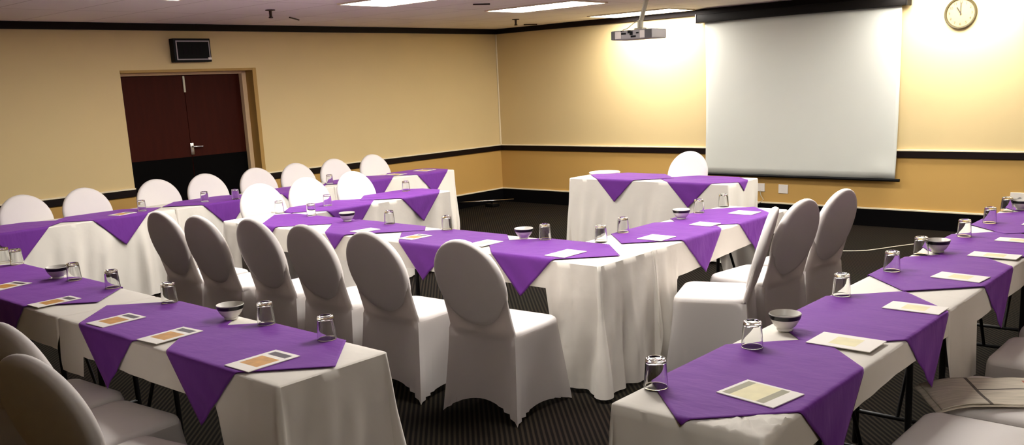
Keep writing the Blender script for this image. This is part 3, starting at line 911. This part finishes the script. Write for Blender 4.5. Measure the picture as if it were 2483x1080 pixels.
brochure(7.97, -7.635, 0.21, 0.165, -0.15, 'cream', 'white framed cream picture brochure nearest the camera on the right table', G)
brochure(7.972, -6.955, 0.235, 0.165, 0.0, 'pale', 'pale open brochure between the two nearest purple overlays of the right table', G)
brochure(8.012, -6.325, 0.225, 0.135, 0.0, 'pale', 'pale brochure on the second purple overlay of the right table', G)
brochure(7.998, -5.66, 0.22, 0.14, -0.08, 'pale', 'pale brochure on the third purple overlay of the right table', G)
brochure(7.995, -5.06, 0.23, 0.13, 0.0, 'pale', 'pale brochure over the white gap past the third purple overlay of the right table', G)
brochure(7.99, -4.55, 0.22, 0.12, 0.0, 'pale', 'pinkish pale brochure on the fourth purple overlay of the right table', G)
brochure(7.99, -3.95, 0.22, 0.13, 0.0, 'pale', 'pale brochure at the right edge past the fourth purple overlay', G)
G = 'brochures on the inner tables'
brochure(5.97, -6.065, 0.145, 0.215, 0.0, 'pale', 'pale brochure at the right corner of the middle cross table', G)
brochure(4.683, -6.065, 0.135, 0.19, 0.0, 'orange', 'brochure with orange print on the middle cross table, behind the rightmost chair back', G)
brochure(4.137, -6.045, 0.12, 0.18, -0.1, 'pale', 'pale brochure on the middle cross table above the small hanging purple point', G)
brochure(5.29, -6.03, 0.14, 0.20, 0.0, 'pale', 'pale brochure on the white gap of the middle cross table under the bowl', G)
brochure(6.152, -5.38, 0.175, 0.175, 0.0, 'pale', 'pale brochure on the nearer purple overlay of the inner right table', G)
brochure(6.155, -4.79, 0.16, 0.14, 0.0, 'pale', 'pale brochure between the two purple overlays of the inner right table', G)
brochure(6.145, -4.21, 0.18, 0.16, 0.0, 'pale', 'pale brochure on the farther purple overlay of the inner right table', G)
G = 'brochures on the door wall table'
brochure(1.25, -6.43, 0.14, 0.20, 0.3, 'orange', 'orange brochure on the door wall table above a hanging purple point', G)
brochure(1.12, -2.62, 0.2, 0.2, 0.2, 'orange', 'orange brochure at the far free end of the door wall table', G)
brochure(1.15, -3.10, 0.2, 0.16, 0.1, 'orange', 'orange brochure second from the far end of the door wall table', G)

# folded white napkin at the left end of the front table
lp = []
for z, sx, sy in ((0.0, 0.16, 0.11), (0.012, 0.165, 0.112), (0.022, 0.15, 0.10), (0.028, 0.10, 0.07), (0.03, 0.04, 0.03)):
    lp.append([(sx * math.cos(a) * (1 + 0.06 * math.sin(3 * a)), sy * math.sin(a), z) for a in [2 * math.pi * k / 32 for k in range(32)]])
o = MB().rings(lp, cap0=True, cap1=True).build('folded_napkin', M['paper'], None, True)
o.location = (3.50, -2.24, ZT + 0.004); o.rotation_euler = (0, 0, 0.6)
tag(o, 'folded white napkin on the left end of the front table', 'napkin')

# newspaper on the chair seat
t = empty('newspaper', (8.40, -6.47, 0.503), math.radians(33)); tag(t, 'folded newspaper with a red headline lying on a chair seat at the right edge', 'newspaper')
def sheet(x0, x1, y0, y1, z0, mi_fn, name, m_, droop=0.0, nx=40, ny=26):
    vs, fs, mi = [], [], []
    for j in range(ny + 1):
        for i in range(nx + 1):
            x = x0 + (x1 - x0) * i / nx; y = y0 + (y1 - y0) * j / ny
            z = z0 + 0.006 * noise.noise(Vector((x * 7, y * 7, z0 * 50))) + 0.005 - droop * max(0, (-x - 0.16)) ** 1.5
            vs.append((x, y, z))
    for j in range(ny):
        for i in range(nx):
            q = j * (nx + 1) + i
            fs.append((q, q + 1, q + nx + 2, q + nx + 1)); mi.append(mi_fn(i / nx, j / ny))
    b = MB(); b.add(vs, fs); b.mi = mi
    o_ = b.build(name, m_, t, True, recalc=False)
    s_ = o_.modifiers.new('thickness', 'SOLIDIFY'); s_.thickness = 0.002; s_.offset = 1
    return o_
def mi_front(u, v):
    if u > 0.72 and 0.35 < v < 0.85: return 1
    if 0.30 < u < 0.33 or 0.50 < v < 0.54 and u > 0.3: return 2
    return 0
sheet(-0.27, 0.24, -0.15, 0.15, 0.004, mi_front, 'front_page', [M['news'], M['news_red'], M['news_dark']], 0.6)
sheet(-0.29, 0.22, -0.165, 0.14, 0.0, lambda u, v: 0, 'inner_pages', [M['news']], 0.6)

# ------------------------------------------------------------------ floor things
b = MB(); b.tube([(5.10, -2.02, 0.007), (5.45, -1.78, 0.007), (5.742, -1.62, 0.007), (5.90, -1.54, 0.007), (6.01, -1.46, 0.007), (6.09, -1.31, 0.007), (6.16, -1.15, 0.007), (6.24, -1.00, 0.007), (6.36, -0.80, 0.007), (6.6, -0.45, 0.007), (6.85, -0.12, 0.007)], 0.006, 8)
tag(b.build('floor_cable', M['cable'], None, True), 'thin white cable lying across the dark carpet below the clock', 'cable')
t = empty('floor_stand', (0.28, -0.55, 0)); tag(t, 'dark low stand with pale bars on the carpet in the room corner', 'stand')
MB().box((-0.08, -0.07, 0.0), (0.08, 0.07, 0.05), bev=0.01).build('base', M['black_plastic'], t)
MB().tube([(-0.26, -0.42, 0.10), (0.22, 0.22, 0.09)], 0.009, 8).build('pale_bar', M['chrome'], t, True)
MB().tube([(0.0, 0.0, 0.05), (0.0, -0.05, 0.098)], 0.012, 8).build('post', M['black_plastic'], t, True)
# cable hanging by the outlet under the screen
b = MB(); b.tube([(4.18, -0.016, 0.335), (4.20, -0.04, 0.29), (4.24, -0.05, 0.24), (4.20, -0.05, 0.20), (4.05, -0.06, 0.12), (3.9, -0.08, 0.01)], 0.005, 8)
tag(b.build('power_cord', M['pale_metal'], None, True), 'thin cord hanging from the outlet plate beside the front table', 'cord')
